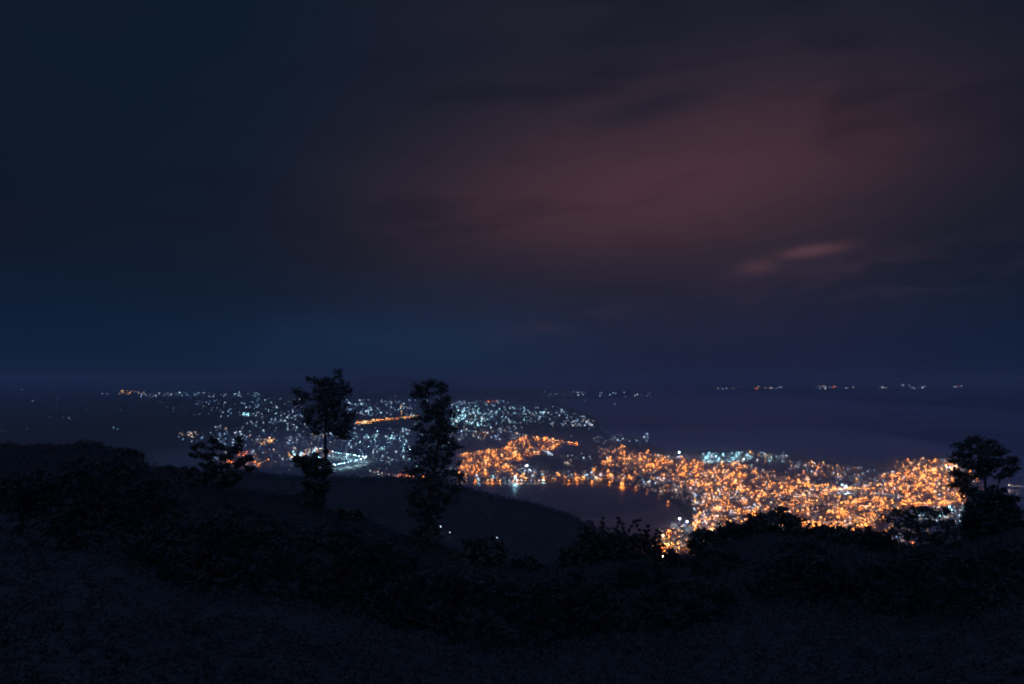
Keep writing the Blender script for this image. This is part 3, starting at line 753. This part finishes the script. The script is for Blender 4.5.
FL = {'star': 'single very bright white floodlight mast on the sea front, set apart from the town', 'quay': 'brightest white floodlight mast at the corner of the lake',
      'quay2': 'white floodlight mast just inland of the brightest one at the lake corner', 'mid': 'bright bluish floodlight mast in the dim quarter of the town',
      'mid2': 'small teal floodlight mast beside the bright bluish one', 'cape': 'white floodlight mast at the tip of the town by the domed tree', 'cape2': 'warm yellow floodlight mast next to the white one at the tip',
      'jetty': 'teal floodlight mast at the water edge, its light streaking the lake', 'roof': 'small white floodlight mast alone in the dark wooded patch above the shore',
      'gate': 'large warm yellow floodlight mast at the lake side of the near pocket of houses', 'port': 'teal floodlight mast on the port by the open sea'}
for i, (px, py, c, r, key) in enumerate(floods):
    x, y = ground(px, py, LAND_Z + 30); rm = r * y / F
    root = empty('floodlight_mast', (x, y, LAND_Z))
    tag(root, FL.get(key) or ('white' if c == 'W' else 'teal') + ' floodlight mast in the two bright rows meeting in a point', 'floodlight', None if key in FL else ('white' if c == 'W' else 'teal') + ' floodlights in the bright rows')
    mb = MB(); mb.tube([(0,0,0),(0,0,30)], [.5,.3], 6); mb.box(-rm*.9, rm*.9, -rm*.9, rm*.9, 29.75, 30.1); mb.obj('mast', [METAL], root)
    mb = MB(); mb.ball((0, 0, 30.4 + rm*.6), rm, 0, 8, 6, .6); mb.obj('lamp_head', [FLOOD[c]], root, True)
    mb = MB(); q = rm * .85; mb.add([(-q,-q,29.7),(q,-q,29.7),(q,q,29.7),(-q,q,29.7)], [(3,2,1,0)]); mb.obj('lamp_panel', [FPANEL[c]], root)

# ------------------------------------------------------------------ roads and ground of the town
def road(name, pts, width):
    w = [ground(*p) for p in pts]; vs = []; fs = []
    for i, p in enumerate(w):
        a = Vector(w[max(0, i-1)]); b = Vector(w[min(len(w)-1, i+1)]); t = (b-a).normalized(); n_ = Vector((-t.y, t.x)) * width/2
        vs += [(p[0]+n_.x, p[1]+n_.y, LAND_Z + .5), (p[0]-n_.x, p[1]-n_.y, LAND_Z + .5)]
        if i: fs.append((2*i-2, 2*i-1, 2*i+1, 2*i))
    mb = MB(); mb.add(vs, fs); return tag(mb.obj(name, [ASPHALT]), kind='structure')
road('avenue', [(352, 423), (372, 421.6), (395, 418.6), (420, 415.8)], 30)
road('road', [(540, 449), (553, 456), (563, 461.5), (576, 468), (592, 474)], 16)
road('road', [(328, 452.2), (350, 455), (370, 458.2)], 22)
road('road', [(330, 466.8), (350, 462.5), (370, 458.8)], 22)
for nm, poly in (('town_ground', [(600,446),(660,455),(735,456),(838,466),(896,461),(955,459),(962,470),(968,510),(950,545),(880,560),(700,575),(690,560),(700,520),(690,500),(660,482),(630,474),(602,468)]),
                 ('quarter_ground', [(456,456),(480,449),(525,434),(580,444),(560,454),(530,458),(524,470),(600,474),(598,480),(456,479)]),
                 ('field_ground', [(272,446),(300,437),(360,432),(412,438),(414,456),(380,466),(330,471),(284,466)])):
    tag(sheet(nm, [ground(*p) for p in wiggle(poly, 1.0, 10)], LAND_Z + .22, TOWN_GROUND), kind='structure')

# ------------------------------------------------------------------ houses
def house_parts(w, d, h, kind, mb=None):
    """kind 0 gabled house, 1 flat-roofed block; slots: wall, roof, window"""
    mb = mb or MB()
    mb.box(-w/2, w/2, -d/2, d/2, 0, h, 0)
    if kind == 0:
        e = .7; rh = d * .32
        mb.add([(-w/2-e,-d/2-e,h-.1),(w/2+e,-d/2-e,h-.1),(w/2+e,d/2+e,h-.1),(-w/2-e,d/2+e,h-.1),(-w/2-e,0,h+rh),(w/2+e,0,h+rh)],
               [(0,1,5,4),(2,3,4,5),(1,2,5),(3,0,4),(0,3,2,1)], 1)
    else:
        mb.box(-w/2-.3, w/2+.3, -d/2-.3, d/2+.3, h+.01, h+.7, 1)
        mb.box(-w*.15, w*.12, -d*.2, d*.2, h+.71, h+2.6, 0)
    fl = max(1, int(h // 3))
    for s in (-1, 1):
        for q in range(fl):
            z = 1.0 + q * 3.0
            for i in range(int(w // 3.2)):
                if random.random() < .55: continue
                x = -w/2 + 1.6 + i * 3.2; yy = s * (d/2 + .04)
                mb.add([(x-.8,yy,z),(x+.8,yy,z),(x+.8,yy,z+1.4),(x-.8,yy,z+1.4)], [(0,1,2,3)], 2)
    return mb
hv = []
for i in range(14):
    kind = 0 if i % 3 else 1
    w = random.uniform(9, 15) if kind == 0 else random.uniform(13, 24); d = random.uniform(7, 10) if kind == 0 else random.uniform(10, 14)
    h = random.uniform(3.4, 6.5) if kind == 0 else random.choice([7, 10, 13])
    wi, ri = random.randrange(4), (random.choice([0, 0, 1]) if kind == 0 else 2)
    mb = house_parts(w, d, h, kind)
    hv.append((mb, mb.mesh('house', [WALLS[wi], ROOFS[ri], WINDOWS[i % 2]]), kind, wi, ri))
HP = []
def houses(poly, n, dname): HP.extend((x, y, dname) for x, y in area_pts(poly, n, .3))
houses([(652,534),(672,524),(692,528),(716,526),(724,545),(705,562),(690,566),(668,556)], 70, 'pocket')
houses([(692,500),(740,490),(800,500),(860,506),(955,500),(960,522),(880,552),(815,532),(790,522),(735,522),(712,532),(694,530)], 420, 'town')
houses([(596,447),(660,456),(742,463),(850,486),(895,470),(955,464),(960,503),(690,500),(676,484),(640,472),(602,464)], 1200, 'town')
houses([(457,456),(512,447),(548,436),(577,444),(548,453),(528,456),(522,470),(600,472),(600,480),(457,480)], 330, 'quarter')
houses([(588,468),(650,474),(690,480),(690,512),(676,500),(660,494),(640,487),(600,481)], 130, 'shore')
HP.sort(key=lambda p: -p[1])
HL = {'pocket': 'in the nearest pocket of houses, lit orange between the bushes', 'quarter': 'on the hillside quarter beyond the lake', 'shore': 'near the lake shore, washed by the street lamps'}
WN = ['cream', 'white', 'ochre', 'pale blue']; RN = ['rust-red', 'grey metal', 'concrete']
for (px, py, dname) in HP[:290]:
    mb, me, kind, wi, ri = random.choice(hv)
    x, y = ground(px, py)
    o = link(bpy.data.objects.new('house' if kind == 0 else 'apartment_block', me)); o.location = (x, y, LAND_Z + .2); o.rotation_euler.z = random.choice([.3, .3 + math.pi/2, -.4, 1.1]) + random.uniform(-.15, .15)
    what = ('gabled house' if kind == 0 else 'flat-roofed block')
    wh = HL.get(dname, 'in the front rows of the town, just over the bushes' if px < 860 else 'in the front rows of the town, behind the sparse tree')
    tag(o, f'small {what} {wh}', 'house' if kind == 0 else 'apartment block', f'{what}s {wh}')
vs, fs, ms = [], [], []; nv = 0
mats = WALLS + ROOFS + WINDOWS
pre = [(np.array(mb.v), mb.f, [wi if q == 0 else 4 + ri if q == 1 else 7 + (i % 2) for q in mb.m]) for i, (mb, me, kind, wi, ri) in enumerate(hv)]
for (px, py, dname) in HP[290:]:
    v, f, m = random.choice(pre); x, y = ground(px, py); a = random.uniform(0, 3.14); c, s = math.cos(a), math.sin(a)
    vs.append(v @ np.array([[c, s, 0], [-s, c, 0], [0, 0, 1]]) + np.array([x, y, LAND_Z + .2])); fs += [tuple(i + nv for i in q) for q in f]; ms += m; nv += len(v)
me = bpy.data.meshes.new('town_houses'); me.from_pydata(np.concatenate(vs).tolist(), [], fs)
for m in mats: me.materials.append(m)
me.polygons.foreach_set('material_index', ms); me.update()
tag(link(bpy.data.objects.new('town_houses', me)), 'mass of small far houses filling the town and lake shore', 'houses', kind='stuff')

# trees between the houses and the dark woods of the plain
cs, sr = [], []
def woods(poly, n, r0, r1):
    for px, py in area_pts(poly, n, .5):
        x, y = ground(px, py); r = random.uniform(r0, r1)
        cs.append((x, y, LAND_Z + r)); sr.append(r)
woods([(596,447),(742,463),(850,486),(955,464),(960,522),(870,540),(815,532),(712,532),(690,500),(640,472)], 420, 3, 6)
woods([(520,458),(560,456),(600,466),(598,473),(545,473),(522,470)], 260, 4, 8)
woods([(375,462),(412,462),(412,472),(360,469)], 160, 5, 9)
woods([(660,497),(690,515),(694,530),(700,505),(676,492)], 50, 4, 6)
tag(cloud_obj('woodland', *leaf_cloud(cs, 26, sr, 2.4, 1.0), CANOPY), 'dark clumps of trees between the lit houses', 'woodland', kind='stuff')

# lamps among the trees of the near valley
for px, py, r, lab in ((441, 522, .8, 'small white lamp on the dark ridge beside the columnar tree'), (450, 533, .5, 'faint lamp just below the white one on the dark ridge'), (497, 533, .45, 'faint lonely lamp low in the middle of the dark ridge')):
    y = 1150.0
    for _ in range(40):
        z = ridge_z(px, y) + 9
        y += 8 if H - z > (py - YH) * y / F else -8
    x = (px - 512) * y / F; rm = r * y / F
    o = link(bpy.data.objects.new('lamp', lamp_mesh('lamp', rm, 9.0, 'W'))); o.location = (x, y - 4, ridge_z(px, y) + .5); tag(o, lab, 'lamp')

# ------------------------------------------------------------------ air
mb = MB(); mb.box(-149000, 149000, -19000, 189000, -21, H + 380)
m = bpy.data.materials.new('haze'); m.use_nodes = True
n_ = m.node_tree.nodes; n_.remove(n_['Principled BSDF'])
pv = n_.new('ShaderNodeVolumePrincipled'); pv.inputs['Color'].default_value = (.62, .8, .97, 1); pv.inputs['Density'].default_value = 2.8e-5
pv.inputs['Anisotropy'].default_value = .6
m.node_tree.links.new(pv.outputs[0], n_['Material Output'].inputs['Volume'])
tag(mb.obj('haze', [m]), 'thin night haze over sea and plain', 'haze', kind='stuff')

def slab(x0, x1, y0, y1, z0, z1, dx0, dx1, dy0, dy1):
    mb = MB()
    mb.add([(x0,y0,z0),(x1,y0,z0),(x1,y1,z0),(x0,y1,z0),(x0+dx0,y0+dy0,z1),(x1-dx1,y0+dy0,z1),(x1-dx1,y1-dy1,z1),(x0+dx0,y1-dy1,z1)],
           [(0,3,2,1),(4,5,6,7),(0,1,5,4),(1,2,6,5),(2,3,7,6),(3,0,4,7)])
    return mb
def added_mist(name, label, density, *dims):
    m2 = bpy.data.materials.new(name); m2.use_nodes = True
    n_ = m2.node_tree.nodes; n_.remove(n_['Principled BSDF'])
    pv = n_.new('ShaderNodeVolumePrincipled'); pv.inputs['Color'].default_value = (.85, .88, .95, 1); pv.inputs['Density'].default_value = density
    pv.inputs['Anisotropy'].default_value = .3
    m2.node_tree.links.new(pv.outputs[0], n_['Material Output'].inputs['Volume'])
    tag(slab(*dims).obj(name, [m2]), label, name, kind='stuff')
added_mist('added_mist', 'thin layer added over the open water and the lake to lighten the air', 1.1e-4, -4200, 9000, 1900, 34000, -5, 95, 3000, 3500, 1300, 21000)  # volume added so that lamplight scatters and the sea looks paler
added_mist('added_town_mist', 'thin layer added over the lit town and the lake-shore quarter to spread lamp glow', 4.8e-4, -2700, 3600, 2300, 9500, -4, 66, 900, 900, 700, 3600)  # denser volume added for the orange and teal glow round the lamps

# ------------------------------------------------------------------ render settings
S.view_settings.view_transform = 'Standard'; S.view_settings.look = 'None'; S.view_settings.gamma = 1; S.view_settings.exposure = 0
S.view_settings.use_curve_mapping = False
C = S.cycles
C.use_denoising = True; C.denoiser = 'OPENIMAGEDENOISE'; C.denoising_input_passes = 'RGB_ALBEDO_NORMAL'
C.use_adaptive_sampling = False; C.use_light_tree = True
C.pixel_filter_type = 'BLACKMAN_HARRIS'; C.filter_width = 2.0
C.max_bounces = 4; C.diffuse_bounces = 1; C.glossy_bounces = 2; C.volume_bounces = 1; C.transmission_bounces = 0
C.sample_clamp_indirect = 2.0; C.caustics_reflective = False; C.caustics_refractive = False
